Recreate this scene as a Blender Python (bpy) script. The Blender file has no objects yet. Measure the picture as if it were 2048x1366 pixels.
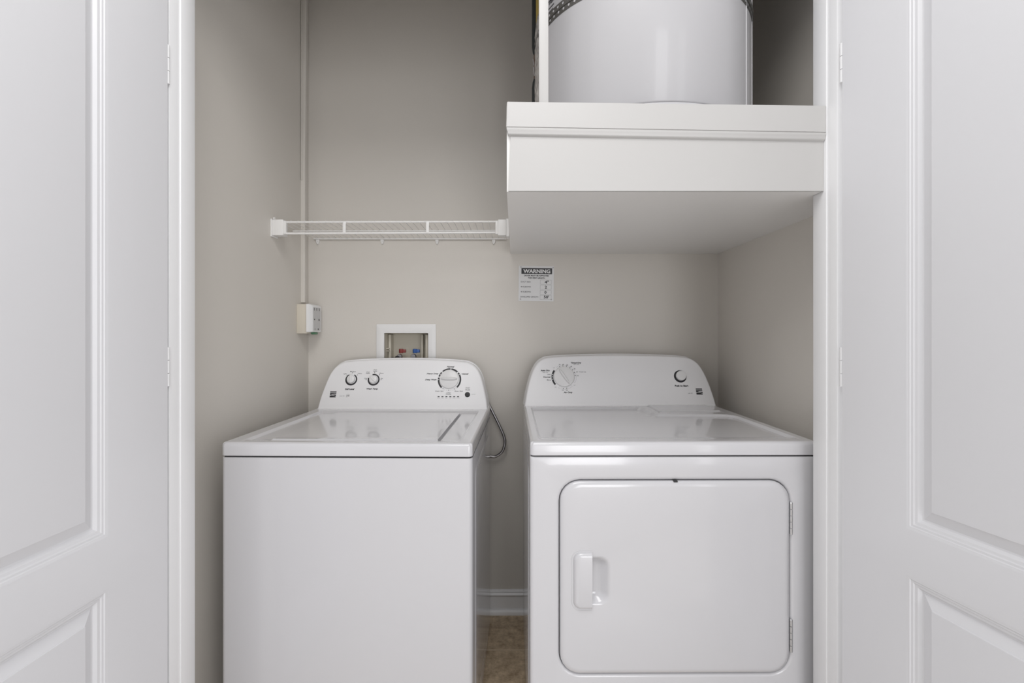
import bpy, bmesh, math, random
from mathutils import Vector, Matrix
random.seed(7)
R = math.radians
C = bpy.context.scene.collection

# ------------------------------------------------------------------ camera, world, light
W_IMG = 2048.0
FPX = 960.0                       # focal length in pixels of a 2048 wide frame
CAM_H = 1.181
cd = bpy.data.cameras.new('camera')
cam = bpy.data.objects.new('camera', cd)
C.objects.link(cam)
cam.location = (0, 0, CAM_H)
cam.rotation_euler = (R(90), 0, 0)
cd.sensor_width = 36.0
cd.lens = 36.0 * FPX / W_IMG
cd.shift_x = -6.0 / W_IMG
cd.shift_y = -15.0 / W_IMG
cd.clip_start = 0.02
bpy.context.scene.camera = cam

vs = bpy.context.scene.view_settings
vs.view_transform = 'Standard'
vs.look = 'None'
vs.exposure = 0.16
vs.gamma = 1.0
vs.use_curve_mapping = False

world = bpy.data.worlds.new('world')
bpy.context.scene.world = world
world.use_nodes = True
world.node_tree.nodes['Background'].inputs[0].default_value = (0.985, 0.985, 1.0, 1)
world.node_tree.nodes['Background'].inputs[1].default_value = 0.70

def area(name, loc, target, sx, sy, power, col=(1, 1, 1)):
    l = bpy.data.lights.new(name, 'AREA')
    l.shape = 'RECTANGLE'
    l.size, l.size_y = sx, sy
    l.energy = power
    l.color = col
    o = bpy.data.objects.new(name, l)
    C.objects.link(o)
    o.location = loc
    o.rotation_euler = (Vector(target) - Vector(loc)).to_track_quat('-Z', 'Y').to_euler()
    return o

area('hall_window_light', (0.9, -3.3, 1.05), (-0.1, 1.6, 1.25), 0.9, 1.9, 25, (0.98, 0.98, 1.0))
area('hall_right_light', (2.5, -2.3, 1.15), (-0.6, 1.5, 1.2), 1.3, 1.9, 17, (0.98, 0.98, 1.0))
area('overhead_fill_light', (-0.1, 0.1, 2.62), (-0.1, 0.9, 0), 0.9, 0.9, 12.5, (1.0, 0.99, 0.97))  # added overhead fill that brightens the appliance tops and closet floor
area('side_window_light', (2.05, 0.35, 1.3), (0.75, 1.1, 1.25), 0.6, 1.9, 28, (1.0, 0.99, 0.98))

# ------------------------------------------------------------------ materials
def mat(name, col, rough=0.5, metal=0.0, coat=0.0, bump=0.0, bscale=200.0, var=0.0, vscale=3.0, spec=0.5):
    m = bpy.data.materials.new(name)
    m.use_nodes = True
    nt = m.node_tree
    b = nt.nodes['Principled BSDF']
    b.inputs['Base Color'].default_value = (*col, 1)
    b.inputs['Roughness'].default_value = rough
    b.inputs['Metallic'].default_value = metal
    b.inputs['Coat Weight'].default_value = coat
    b.inputs['Coat Roughness'].default_value = 0.08
    b.inputs['Specular IOR Level'].default_value = spec
    tc = nt.nodes.new('ShaderNodeTexCoord')
    if bump:
        n = nt.nodes.new('ShaderNodeTexNoise')
        n.inputs['Scale'].default_value = bscale
        n.inputs['Detail'].default_value = 3
        bp = nt.nodes.new('ShaderNodeBump')
        bp.inputs['Strength'].default_value = bump
        bp.inputs['Distance'].default_value = 0.001
        nt.links.new(tc.outputs['Object'], n.inputs['Vector'])
        nt.links.new(n.outputs['Fac'], bp.inputs['Height'])
        nt.links.new(bp.outputs['Normal'], b.inputs['Normal'])
    if var:
        n = nt.nodes.new('ShaderNodeTexNoise')
        n.inputs['Scale'].default_value = vscale
        n.inputs['Detail'].default_value = 4
        r = nt.nodes.new('ShaderNodeValToRGB')
        r.color_ramp.elements[0].position = 0.3
        r.color_ramp.elements[1].position = 0.7
        r.color_ramp.elements[0].color = tuple(c * (1 - var) for c in col) + (1,)
        r.color_ramp.elements[1].color = tuple(min(1, c * (1 + var)) for c in col) + (1,)
        nt.links.new(tc.outputs['Object'], n.inputs['Vector'])
        nt.links.new(n.outputs['Fac'], r.inputs['Fac'])
        nt.links.new(r.outputs['Color'], b.inputs['Base Color'])
    return m

M = {}
M['wall'] = mat('greige_wall_paint', (0.668, 0.635, 0.588), 0.45, bump=0.25, bscale=260, var=0.012, vscale=2.0, spec=0.4)
M['hall'] = mat('hall_wall_paint', (0.72, 0.71, 0.70), 0.6, bump=0.2, bscale=260)
M['trim'] = mat('white_trim_paint', (0.86, 0.86, 0.87), 0.32, bump=0.08, bscale=90)
M['door'] = mat('white_door_paint', (0.735, 0.735, 0.757), 0.38, bump=0.12, bscale=120)
M['soffit'] = mat('white_paint_shade_offset', (0.86, 0.85, 0.835), 0.35, bump=0.12, bscale=120)  # platform white, colour raised to offset the shade on its underside
M['board'] = mat('white_paint_light_lowered', (0.545, 0.536, 0.526), 0.35, bump=0.12, bscale=120)  # same platform white, colour lowered where the front catches more light
M['enamel'] = mat('white_enamel', (0.64, 0.635, 0.655), 0.2, coat=0.7)
M['plastic'] = mat('white_console_plastic', (0.85, 0.845, 0.855), 0.35)
M['knob'] = mat('white_knob_plastic', (0.78, 0.775, 0.775), 0.3)
M['heater'] = mat('heater_jacket_enamel', (0.51, 0.505, 0.52), 0.36, coat=0.2)
M['ink'] = mat('black_print', (0.022, 0.021, 0.025), 0.45)
M['greyink'] = mat('grey_print', (0.085, 0.085, 0.09), 0.5)
M['paleink'] = mat('pale_grey_print', (0.30, 0.30, 0.31), 0.5)
M['black'] = mat('black_plastic', (0.02, 0.02, 0.022), 0.2)
M['gap'] = mat('dark_seam_fill', (0.05, 0.05, 0.052), 0.8)  # near-black fill for the deck gaps, base seam and door catch
M['chrome'] = mat('chrome', (0.75, 0.75, 0.76), 0.18, 1.0)
M['steel'] = mat('brushed_steel', (0.42, 0.41, 0.42), 0.32, 1.0, bump=0.3, bscale=700)
M['strap'] = mat('galvanised_strap', (0.17, 0.165, 0.155), 0.45, 0.6, var=0.15, vscale=40)
M['wire'] = mat('white_vinyl_coated_wire', (0.80, 0.79, 0.775), 0.35)
M['beige'] = mat('beige_plastic', (0.66, 0.61, 0.52), 0.5)
M['boxbeige'] = mat('cream_box_plastic', (0.62, 0.58, 0.49), 0.45)
M['white_pl'] = mat('white_device_plastic', (0.82, 0.82, 0.82), 0.4)
M['greypl'] = mat('grey_device_label', (0.60, 0.60, 0.60), 0.5)
M['frame'] = mat('white_box_frame', (0.80, 0.795, 0.79), 0.4)
M['red'] = mat('red_handle', (0.27, 0.045, 0.04), 0.4)
M['blue'] = mat('blue_handle', (0.04, 0.115, 0.36), 0.4)
M['paper'] = mat('laminated_paper', (0.72, 0.72, 0.72), 0.3)
M['foam'] = mat('black_pipe_insulation', (0.045, 0.05, 0.05), 0.7, bump=0.4, bscale=300)
M['yellow'] = mat('yellow_label', (0.50, 0.36, 0.06), 0.5)
M['green'] = mat('green_plastic', (0.08, 0.22, 0.12), 0.4)
M['sleeve'] = mat('grey_plastic_sleeve', (0.42, 0.40, 0.38), 0.25, bump=1.0, bscale=60, var=0.4, vscale=50)
M['copper'] = mat('dull_copper_pipe', (0.30, 0.22, 0.18), 0.45, 0.8)

# floor: mottled brown tile with grout lines
def floor_mat():
    m = bpy.data.materials.new('brown_floor_tile')
    m.use_nodes = True
    nt = m.node_tree
    b = nt.nodes['Principled BSDF']
    tc = nt.nodes.new('ShaderNodeTexCoord')
    n1 = nt.nodes.new('ShaderNodeTexNoise'); n1.inputs['Scale'].default_value = 26; n1.inputs['Detail'].default_value = 8
    n1.inputs['Roughness'].default_value = 0.75
    r = nt.nodes.new('ShaderNodeValToRGB')
    r.color_ramp.elements[0].position = 0.36; r.color_ramp.elements[0].color = (0.36, 0.26, 0.165, 1)
    r.color_ramp.elements[1].position = 0.66; r.color_ramp.elements[1].color = (0.76, 0.61, 0.43, 1)
    nt.links.new(tc.outputs['Object'], n1.inputs['Vector'])
    nt.links.new(n1.outputs['Fac'], r.inputs['Fac'])
    br = nt.nodes.new('ShaderNodeTexBrick')
    br.offset = 0.0
    br.inputs['Scale'].default_value = 1.0
    br.inputs['Brick Width'].default_value = 0.457
    br.inputs['Row Height'].default_value = 0.457
    br.inputs['Mortar Size'].default_value = 0.004
    br.inputs['Color1'].default_value = (1, 1, 1, 1); br.inputs['Color2'].default_value = (1, 1, 1, 1)
    br.inputs['Mortar'].default_value = (0, 0, 0, 1)
    mp = nt.nodes.new('ShaderNodeMapping')
    mp.inputs['Location'].default_value = (0.2, 0.457 * 4 - 1.794, 0)
    nt.links.new(tc.outputs['Object'], mp.inputs['Vector'])
    nt.links.new(mp.outputs['Vector'], br.inputs['Vector'])
    mx = nt.nodes.new('ShaderNodeMix'); mx.data_type = 'RGBA'
    mx.inputs[6].default_value = (0.68, 0.55, 0.40, 1)
    nt.links.new(br.outputs['Color'], mx.inputs[0])
    nt.links.new(r.outputs['Color'], mx.inputs[7])
    nt.links.new(mx.outputs[2], b.inputs['Base Color'])
    bp = nt.nodes.new('ShaderNodeBump'); bp.inputs['Strength'].default_value = 0.5; bp.inputs['Distance'].default_value = 0.002
    nt.links.new(br.outputs['Color'], bp.inputs['Height'])
    nt.links.new(bp.outputs['Normal'], b.inputs['Normal'])
    b.inputs['Roughness'].default_value = 0.5
    return m
M['floor'] = floor_mat()
M['hallfloor'] = mat('pale_bounce_floor', (0.66, 0.63, 0.59), 0.9, bump=0.8, bscale=400, var=0.06, vscale=60)  # unseen hall floor, made pale to bounce light up into the closet

# ------------------------------------------------------------------ mesh helpers
def link(name, bm, m, parent=None, smooth=35.0, kind=None, label=None):
    me = bpy.data.meshes.new(name)
    bmesh.ops.remove_doubles(bm, verts=bm.verts, dist=1e-6)
    bmesh.ops.recalc_face_normals(bm, faces=bm.faces)
    bm.to_mesh(me); bm.free()
    ms = m if isinstance(m, (list, tuple)) else [m]
    for x in ms:
        me.materials.append(x)
    if smooth:
        me.shade_smooth()
        me.set_sharp_from_angle(angle=R(smooth))
    o = bpy.data.objects.new(name, me)
    C.objects.link(o)
    if parent: o.parent = parent
    if kind: o['kind'] = kind
    if label: o['label'] = label
    return o

def thing(name, label, cat, loc=(0, 0, 0), rz=0.0, group=None):
    o = bpy.data.objects.new(name, None)
    o.empty_display_size = 0.05
    C.objects.link(o)
    o.location = loc
    o.rotation_euler = (0, 0, rz)
    o['label'] = label; o['category'] = cat
    if group: o['group'] = group
    return o

def tag(o, label, cat, group=None):
    o['label'] = label; o['category'] = cat
    if group: o['group'] = group
    return o

def B():
    return bmesh.new()

def box(bm, x0, x1, y0, y1, z0, z1, bev=0.0, seg=3, mi=0, edges=None):
    vs_ = [bm.verts.new(p) for p in ((x0,y0,z0),(x1,y0,z0),(x1,y1,z0),(x0,y1,z0),(x0,y0,z1),(x1,y0,z1),(x1,y1,z1),(x0,y1,z1))]
    fs = [bm.faces.new([vs_[i] for i in q]) for q in ((0,3,2,1),(4,5,6,7),(0,1,5,4),(1,2,6,5),(2,3,7,6),(3,0,4,7))]
    for f in fs: f.material_index = mi
    if bev:
        es = list({e for f in fs for e in f.edges})
        if edges == 'vertical':
            es = [e for e in es if abs(e.verts[0].co.z - e.verts[1].co.z) > 1e-6]
        elif edges == 'front_vertical':
            es = [e for e in es if abs(e.verts[0].co.z - e.verts[1].co.z) > 1e-6 and e.verts[0].co.y < (y0 + y1) / 2]
        r = bmesh.ops.bevel(bm, geom=es, offset=bev, segments=seg, affect='EDGES', profile=0.5)
        for f in r['faces']: f.material_index = mi
    return fs

def prism(bm, pts, axis, a, b, mi=0, cap=True):
    """polygon pts (2D) extruded along axis 'x','y','z' from a to b"""
    def P(p, t):
        if axis == 'x': return (t, p[0], p[1])
        if axis == 'y': return (p[0], t, p[1])
        return (p[0], p[1], t)
    A = [bm.verts.new(P(p, a)) for p in pts]
    Bv = [bm.verts.new(P(p, b)) for p in pts]
    n = len(pts)
    fs = []
    for i in range(n):
        fs.append(bm.faces.new((A[i], A[(i+1) % n], Bv[(i+1) % n], Bv[i])))
    if cap:
        fs.append(bm.faces.new(A)); fs.append(bm.faces.new(Bv[::-1]))
    for f in fs: f.material_index = mi
    return fs

def loft(bm, loops, close=True, cap0=False, cap1=False, mi=0):
    rows = [[bm.verts.new(p) for p in L] for L in loops]
    n = len(rows[0])
    rng = n if close else n - 1
    for a, b in zip(rows, rows[1:]):
        for i in range(rng):
            f = bm.faces.new((a[i], a[(i+1) % n], b[(i+1) % n], b[i])); f.material_index = mi
    if cap0:
        f = bm.faces.new(rows[0][::-1]); f.material_index = mi
    if cap1:
        f = bm.faces.new(rows[-1]); f.material_index = mi
    return rows

def lathe(bm, prof, c=(0, 0, 0), axis='z', seg=48, mi=0, a0=0.0, a1=360.0):
    """prof: (radius, height) pairs"""
    loops = []
    full = abs(a1 - a0 - 360) < 1e-6
    N = seg if full else seg + 1
    for (r, h) in prof:
        L = []
        for i in range(N):
            a = R(a0 + (a1 - a0) * i / seg)
            x, y = r * math.cos(a), r * math.sin(a)
            if axis == 'z': p = (c[0] + x, c[1] + y, c[2] + h)
            elif axis == 'y': p = (c[0] + x, c[1] + h, c[2] + y)
            else: p = (c[0] + h, c[1] + x, c[2] + y)
            L.append(p)
        loops.append(L)
    loft(bm, loops, close=full, cap0=full and prof[0][0] > 1e-6, cap1=full and prof[-1][0] > 1e-6, mi=mi)

def tube(bm, pts, r, seg=10, mi=0, cap=True):
    pts = [Vector(p) for p in pts]
    loops = []
    up = None
    for i, p in enumerate(pts):
        if i == 0: t = pts[1] - pts[0]
        elif i == len(pts) - 1: t = pts[-1] - pts[-2]
        else: t = (pts[i+1] - pts[i]).normalized() + (pts[i] - pts[i-1]).normalized()
        t.normalize()
        if up is None:
            up = Vector((0, 0, 1)) if abs(t.z) < 0.9 else Vector((1, 0, 0))
        s = t.cross(up).normalized(); up2 = s.cross(t).normalized(); up = up2
        rr = r[i] if isinstance(r, (list, tuple)) else r
        loops.append([p + rr * (math.cos(2*math.pi*k/seg) * s + math.sin(2*math.pi*k/seg) * up2) for k in range(seg)])
    loft(bm, loops, cap0=cap, cap1=cap, mi=mi)

def spline(pts, n=8):
    pts = [Vector(p) for p in pts]
    P = [pts[0]] + pts + [pts[-1]]
    out = []
    for i in range(1, len(P) - 2):
        for k in range(n):
            t = k / n
            p0, p1, p2, p3 = P[i-1], P[i], P[i+1], P[i+2]
            out.append(0.5 * ((2*p1) + (p2-p0)*t + (2*p0-5*p1+4*p2-p3)*t*t + (3*p1-p0-3*p2+p3)*t**3))
    out.append(pts[-1])
    return out

def rrect(x0, x1, z0, z1, r, n=6):
    """rounded rectangle points, counter-clockwise, 4*(n+1) points"""
    out = []
    for (cx, cz, a) in ((x1-r, z0+r, -90), (x1-r, z1-r, 0), (x0+r, z1-r, 90), (x0+r, z0+r, 180)):
        for k in range(n + 1):
            t = R(a + 90 * k / n)
            out.append((cx + r*math.cos(t), cz + r*math.sin(t)))
    return out

def heightfield(bm, us, vsx, h, mi=0):
    grid = [[bm.verts.new((u, v, h(u, v))) for u in us] for v in vsx]
    for a, b in zip(grid, grid[1:]):
        for i in range(len(us) - 1):
            f = bm.faces.new((a[i], a[i+1], b[i+1], b[i])); f.material_index = mi
    return grid

def ss(a, b, x):
    t = max(0.0, min(1.0, (x - a) / (b - a)))
    return t*t*(3-2*t)

def fine(lo, hi, base, feats, fw=0.008, fn=8):
    s = set()
    n = int((hi - lo) / base) + 1
    for i in range(n + 1): s.add(round(lo + (hi - lo) * i / n, 5))
    for f in feats:
        for k in range(-fn, fn + 1):
            x = f + fw * k / fn
            if lo < x < hi: s.add(round(x, 5))
    out = sorted(s)
    res = [out[0]]
    for x in out[1:]:
        if x - res[-1] > 0.0004: res.append(x)
    res[-1] = hi
    return res

# lettering: text outlines as thin raised ink, fitted to a width and height on a (u, v) plane
class Print:
    def __init__(self):
        self.bm = bmesh.new()
    def text(self, s, cx, cy, w, h, shear=0.0, bold=0.0, mi=0, rot=0.0, lift=0.0004):
        cu = bpy.data.curves.new('t', 'FONT')
        cu.body = s; cu.size = 1.0; cu.shear = shear; cu.offset = bold + 0.012
        cu.resolution_u = 3
        o = bpy.data.objects.new('t', cu)
        C.objects.link(o)
        dg = bpy.context.evaluated_depsgraph_get()
        me = bpy.data.meshes.new_from_object(o.evaluated_get(dg))
        xs = [v.co.x for v in me.vertices]; ys = [v.co.y for v in me.vertices]
        if xs:
            x0, x1, y0, y1 = min(xs), max(xs), min(ys), max(ys)
            sx = w / (x1 - x0)
            sy = h / (y1 - y0)
            base = len(self.bm.verts)
            self.bm.verts.ensure_lookup_table()
            nv = [self.bm.verts.new((cx + (v.co.x - (x0+x1)/2)*sx, cy + (v.co.y - (y0+y1)/2)*sy, lift)) for v in me.vertices]
            for p in me.polygons:
                try:
                    f = self.bm.faces.new([nv[i] for i in p.vertices]); f.material_index = mi
                except ValueError:
                    pass
        bpy.data.objects.remove(o); bpy.data.curves.remove(cu); bpy.data.meshes.remove(me)
    def poly(self, pts, mi=0, lift=0.0004):
        f = self.bm.faces.new([self.bm.verts.new((x, y, lift)) for x, y in pts]); f.material_index = mi
    def rect(self, x0, x1, y0, y1, mi=0, lift=0.0004):
        self.poly([(x0,y0),(x1,y0),(x1,y1),(x0,y1)], mi, lift)
    def disc(self, cx, cy, r, mi=0, lift=0.0004, n=14, ry=None):
        ry = ry or r
        self.poly([(cx+r*math.cos(2*math.pi*i/n), cy+ry*math.sin(2*math.pi*i/n)) for i in range(n)], mi, lift)
    def arc(self, cx, cy, r0, r1, a0, a1, mi=0, lift=0.0004, c2=(0, 0), n=None):
        """ring segment, angles clockwise from the top, inner ring centre shifted by c2"""
        n = n or max(3, int(abs(a1-a0)/6))
        o = []; i_ = []
        for k in range(n + 1):
            a = R(a0 + (a1-a0)*k/n)
            o.append(self.bm.verts.new((cx + r1*math.sin(a), cy + r1*math.cos(a), lift)))
            i_.append(self.bm.verts.new((cx + c2[0] + r0*math.sin(a), cy + c2[1] + r0*math.cos(a), lift)))
        for k in range(n):
            f = self.bm.faces.new((i_[k], i_[k+1], o[k+1], o[k])); f.material_index = mi
    def outline_arc(self, cx, cy, r0, r1, a0, a1, t, mi=0):
        self.arc(cx, cy, r0, r0+t, a0, a1, mi)
        self.arc(cx, cy, r1-t, r1, a0, a1, mi)
        d = math.degrees(t/r1)
        self.arc(cx, cy, r0+t, r1-t, a0, a0+d, mi, n=1)
        self.arc(cx, cy, r0+t, r1-t, a1-d, a1, mi, n=1)
    def finish(self, name, mats, parent, matrix=None):
        me = bpy.data.meshes.new(name)
        if matrix is not None: self.bm.transform(matrix)
        self.bm.to_mesh(me); self.bm.free()
        for m in mats: me.materials.append(m)
        o = bpy.data.objects.new(name, me)
        C.objects.link(o); o.parent = parent
        return o

# ------------------------------------------------------------------ the closet and the hall
YB = 2.035                         # back wall
XL, XR = -0.8755, 0.8607           # closet side walls
YJ, YS, YF = 1.184, 1.134, 1.100   # jamb back, stop front, jamb front
OL, OR_ = -0.789, 0.735            # opening sides
CZ = 2.74
HZ = 2.21                          # head of the opening
HX = 2.2; HY = -4.5               # hall extents

bm = B(); box(bm, XL-0.1, XR+0.1, YF+0.02, YB+0.1, -0.06, 0.0)
link('floor', bm, M['floor'], smooth=0, kind='structure')
bm = B(); box(bm, -HX-0.1, HX+0.1, HY-0.1, YF+0.02, -0.06, 0.0)
link('floor_hall', bm, M['hallfloor'], smooth=0, kind='structure')
bm = B(); box(bm, XL-0.1, XR+0.1, YF+0.01, YB+0.1, CZ, CZ+0.06)
link('ceiling', bm, M['trim'], smooth=0, kind='structure')

# back wall with the opening for the recessed water box
bx0, bx1, bz0, bz1 = -0.553, -0.367, 0.995, 1.186
bm = B()
box(bm, XL-0.1, bx0, YB, YB+0.1, 0, CZ)
box(bm, bx1, XR+0.1, YB, YB+0.1, 0, CZ)
box(bm, bx0, bx1, YB, YB+0.1, 0, bz0)
box(bm, bx0, bx1, YB, YB+0.1, bz1, CZ)
link('wall_back', bm, M['wall'], smooth=0, kind='structure')
bm = B(); box(bm, XL-0.1, XL, YJ, YB, 0, CZ)
link('wall_left', bm, M['wall'], smooth=0, kind='structure')
bm = B(); box(bm, XR, XR+0.1, YJ, YB, 0, CZ)
link('wall_right', bm, M['wall'], smooth=0, kind='structure')

# front wall: closet side leaf of greige, hall side leaf lighter
bm = B()
box(bm, -HX, OL-0.02, YF+0.006, YJ-0.001, 0, CZ)
box(bm, OR_+0.02, HX, YF+0.006, YJ-0.001, 0, CZ)
box(bm, OL-0.02, OR_+0.02, YF+0.006, YJ-0.001, HZ+0.02, CZ)
link('wall_front', bm, M['hall'], smooth=0, kind='structure')
# jambs with their stops
def jamb(name, side):
    bm = B()
    x = OL if side < 0 else OR_
    s = side
    def bx(a, b, y0, y1, z0, z1, bev):
        box(bm, min(a, b), max(a, b), y0, y1, z0, z1, bev, 2)
    bx(x + s*0.003, x + s*0.022, YF, YJ, 0, HZ+0.02, 0.0015)
    bx(x, x + s*0.004, YS, YJ, 0, HZ, 0.0012)
    link(name, bm, M['trim'], kind='structure')
jamb('trim_1', -1)
jamb('trim_2', 1)
bm = B()
box(bm, OL+0.001, OR_-0.001, YF, YJ, HZ, HZ+0.02, 0.001, 2)
link('trim_3', bm, M['trim'], kind='structure')
# casing on the hall side
def casing(name, x0, x1, z0, z1, vertical=True, flip=1):
    bm = B()
    prof = [(0, 0), (0.012, 0), (0.016, 0.006), (0.016, 0.020), (0.012, 0.028), (0.011, 0.05), (0.006, 0.057), (0, 0.057)]
    y = YF + 0.006
    if vertical:
        pts = [((x0 + flip*w), y - t) for t, w in prof]
        prism(bm, pts, 'z', z0, z1)
    else:
        pts = [(y - t, z0 + w) for t, w in prof]
        prism(bm, pts, 'x', x0, x1)
    link(name, bm, M['trim'], kind='structure')
casing('trim_4', OL-0.042, 0, 0, HZ+0.07, True, -1)
casing('trim_5', OR_+0.075, 0, 0, HZ+0.07, True, 1)
casing('trim_6', OL-0.099, OR_+0.112, HZ+0.022, 0, False)

# baseboards of the closet
def baseprof():
    return [(0, 0), (0.022, 0), (0.022, 0.010), (0.018, 0.018), (0.012, 0.0215), (0.0095, 0.022), (0.0095, 0.072), (0.013, 0.0755), (0.0145, 0.081), (0.012, 0.086), (0.0085, 0.088), (0.0095, 0.093), (0.007, 0.098), (0.003, 0.100), (0, 0.100)]
bm = B(); prism(bm, [(YB - t, z) for t, z in baseprof()], 'x', XL, XR)
link('baseboard_back', bm, M['trim'], kind='structure')
bm = B(); prism(bm, [(XL + t, z) for t, z in baseprof()], 'y', YJ, YB-0.022)
link('baseboard_left', bm, M['trim'], kind='structure')
bm = B(); prism(bm, [(XR - t, z) for t, z in baseprof()], 'y', YJ, YB-0.022)
link('baseboard_right', bm, M['trim'], kind='structure')

# ------------------------------------------------------------------ panelled doors, standing open
def make_door(name, hinge, direction, side, width, stile, rail):
    """local u runs from the hinge edge toward the hall, local +n faces the opening; mesh y = face depth"""
    H0, H1 = 0.012, 2.20
    T = 0.035
    u0 = stile; u1 = width - 0.14
    panels = [(0.22, rail[0]), (rail[1], 2.02)]
    # profile: (inset, depth)
    prof = [(0, 0), (0.004, 0.0018), (0.0072, 0.0021), (0.009, 0.0038), (0.0125, 0.0042), (0.0145, 0.0060), (0.019, 0.0072), (0.024, 0.0120), (0.027, 0.0125), (0.0480, 0.0040), (0.0486, 0.0024), (0.052, 0.0020)]
    bm = B()
    us = [0, u0, u1, width]
    zs = [H0] + [z for p in panels for z in p] + [H1]
    for face in (0, 1):
        Y = 0.0 if face == 0 else T
        sg = 1 if face == 0 else -1
        for i in range(3):
            for j in range(len(zs) - 1):
                if i == 1 and j in (1, 3): continue
                q = [(us[i], Y, zs[j]), (us[i+1], Y, zs[j]), (us[i+1], Y, zs[j+1]), (us[i], Y, zs[j+1])]
                bm.faces.new([bm.verts.new(p) for p in q])
        for (za, zb) in panels:
            loops = []
            for ins, d in prof:
                loops.append([(u0+ins, Y+sg*d, za+ins), (u1-ins, Y+sg*d, za+ins), (u1-ins, Y+sg*d, zb-ins), (u0+ins, Y+sg*d, zb-ins)])
            loft(bm, loops, cap1=True)
    for q in (((0,0,H0),(0,T,H0),(0,T,H1),(0,0,H1)), ((width,0,H0),(width,T,H0),(width,T,H1),(width,0,H1)),
              ((0,0,H0),(0,T,H0),(width,T,H0),(width,0,H0)), ((0,0,H1),(0,T,H1),(width,T,H1),(width,0,H1))):
        bm.faces.new([bm.verts.new(p) for p in q])
    d = Vector((direction[0], direction[1], 0)).normalized()
    n_out = Vector((side*abs(d.y), d.x*side*(-1 if d.y > 0 else 1), 0))
    n_out = Vector((-d.y, d.x, 0))
    if n_out.x * side < 0: n_out = -n_out
    Mx = Matrix(((d.x, n_out.x, 0, 0), (d.y, n_out.y, 0, 0), (0, 0, 1, 0), (0, 0, 0, 1)))
    bm.transform(Mx)
    o = link(name, bm, M['door'], smooth=25, kind='structure')
    o.location = (hinge[0], hinge[1], 0)
    # hinges: knuckle barrel and leaf at the back corner of the hinge edge
    for z in (0.28, 1.107, 1.797):
        hb = B()
        for k in range(3):
            lathe(hb, [(0.0, k*0.03), (0.0045, k*0.03), (0.0045, k*0.03+0.0285), (0.0, k*0.03+0.0285)], (-0.0055, 0.0045, z-0.045), 'z', 16)
        box(hb, -0.0012, 0.0, 0.006, 0.031, z-0.045, z+0.044)
        hb.transform(Mx)
        link('hinge', hb, M['trim'] , o)
    return o
make_door('door_1', (-0.7893, 1.0905), (-0.027, -1.0), -1, 0.76, 0.1515, (0.686, 0.784))
make_door('door_2', (0.7392, 1.084), (0.186, -1.0), 1, 0.76, 0.1440, (0.7120, 0.799))

# ------------------------------------------------------------------ the boxed platform under the water heater
PX0, PX1 = -0.0195, 0.7345
PYF = 1.1425
PZ0, PZ1 = 1.5215, 1.7200
plat = thing('water_heater_platform', 'white boxed-in platform with moulded fascia carrying the water heater above the dryer', 'platform', (0.35, PYF, PZ0))
ox, oy, oz = -0.35, -PYF, -PZ0
def shift(bm): bm.transform(Matrix.Translation((ox, oy, oz)))
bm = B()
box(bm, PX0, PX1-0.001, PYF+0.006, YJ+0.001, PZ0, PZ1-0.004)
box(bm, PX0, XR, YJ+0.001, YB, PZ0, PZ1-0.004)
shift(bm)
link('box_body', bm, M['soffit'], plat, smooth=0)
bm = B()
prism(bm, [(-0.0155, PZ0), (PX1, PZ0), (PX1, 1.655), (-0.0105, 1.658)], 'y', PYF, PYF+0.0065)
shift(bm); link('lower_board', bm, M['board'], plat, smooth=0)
# upper fascia, cut a little out of level
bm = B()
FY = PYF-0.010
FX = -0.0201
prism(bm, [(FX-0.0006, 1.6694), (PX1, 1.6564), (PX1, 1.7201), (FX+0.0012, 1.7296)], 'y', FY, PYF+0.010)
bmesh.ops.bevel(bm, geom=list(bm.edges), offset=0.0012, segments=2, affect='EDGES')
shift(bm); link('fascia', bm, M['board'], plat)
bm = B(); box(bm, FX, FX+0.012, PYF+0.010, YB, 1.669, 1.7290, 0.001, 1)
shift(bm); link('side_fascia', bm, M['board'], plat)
# moulding: cove profile mitred round the left corner
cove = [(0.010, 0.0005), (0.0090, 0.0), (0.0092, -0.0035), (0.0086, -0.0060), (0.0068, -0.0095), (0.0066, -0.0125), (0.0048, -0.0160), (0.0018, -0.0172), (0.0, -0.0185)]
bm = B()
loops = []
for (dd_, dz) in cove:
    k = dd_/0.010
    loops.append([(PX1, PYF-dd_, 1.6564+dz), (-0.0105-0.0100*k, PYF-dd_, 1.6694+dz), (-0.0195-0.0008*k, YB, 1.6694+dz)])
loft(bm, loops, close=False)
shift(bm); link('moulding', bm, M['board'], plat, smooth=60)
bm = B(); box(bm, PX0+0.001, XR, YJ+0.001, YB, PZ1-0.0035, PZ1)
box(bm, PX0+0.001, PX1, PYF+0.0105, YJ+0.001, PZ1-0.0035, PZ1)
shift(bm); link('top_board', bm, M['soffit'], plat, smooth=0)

# white post in front of the tank
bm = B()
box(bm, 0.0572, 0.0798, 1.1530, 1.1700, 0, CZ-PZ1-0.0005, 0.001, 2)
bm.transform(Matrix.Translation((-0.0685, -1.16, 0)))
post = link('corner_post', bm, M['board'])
post.location = (0.0690, 1.16, PZ1+0.0003)
tag(post, 'slim white vertical post rising from the platform left of the water heater', 'post')

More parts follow.
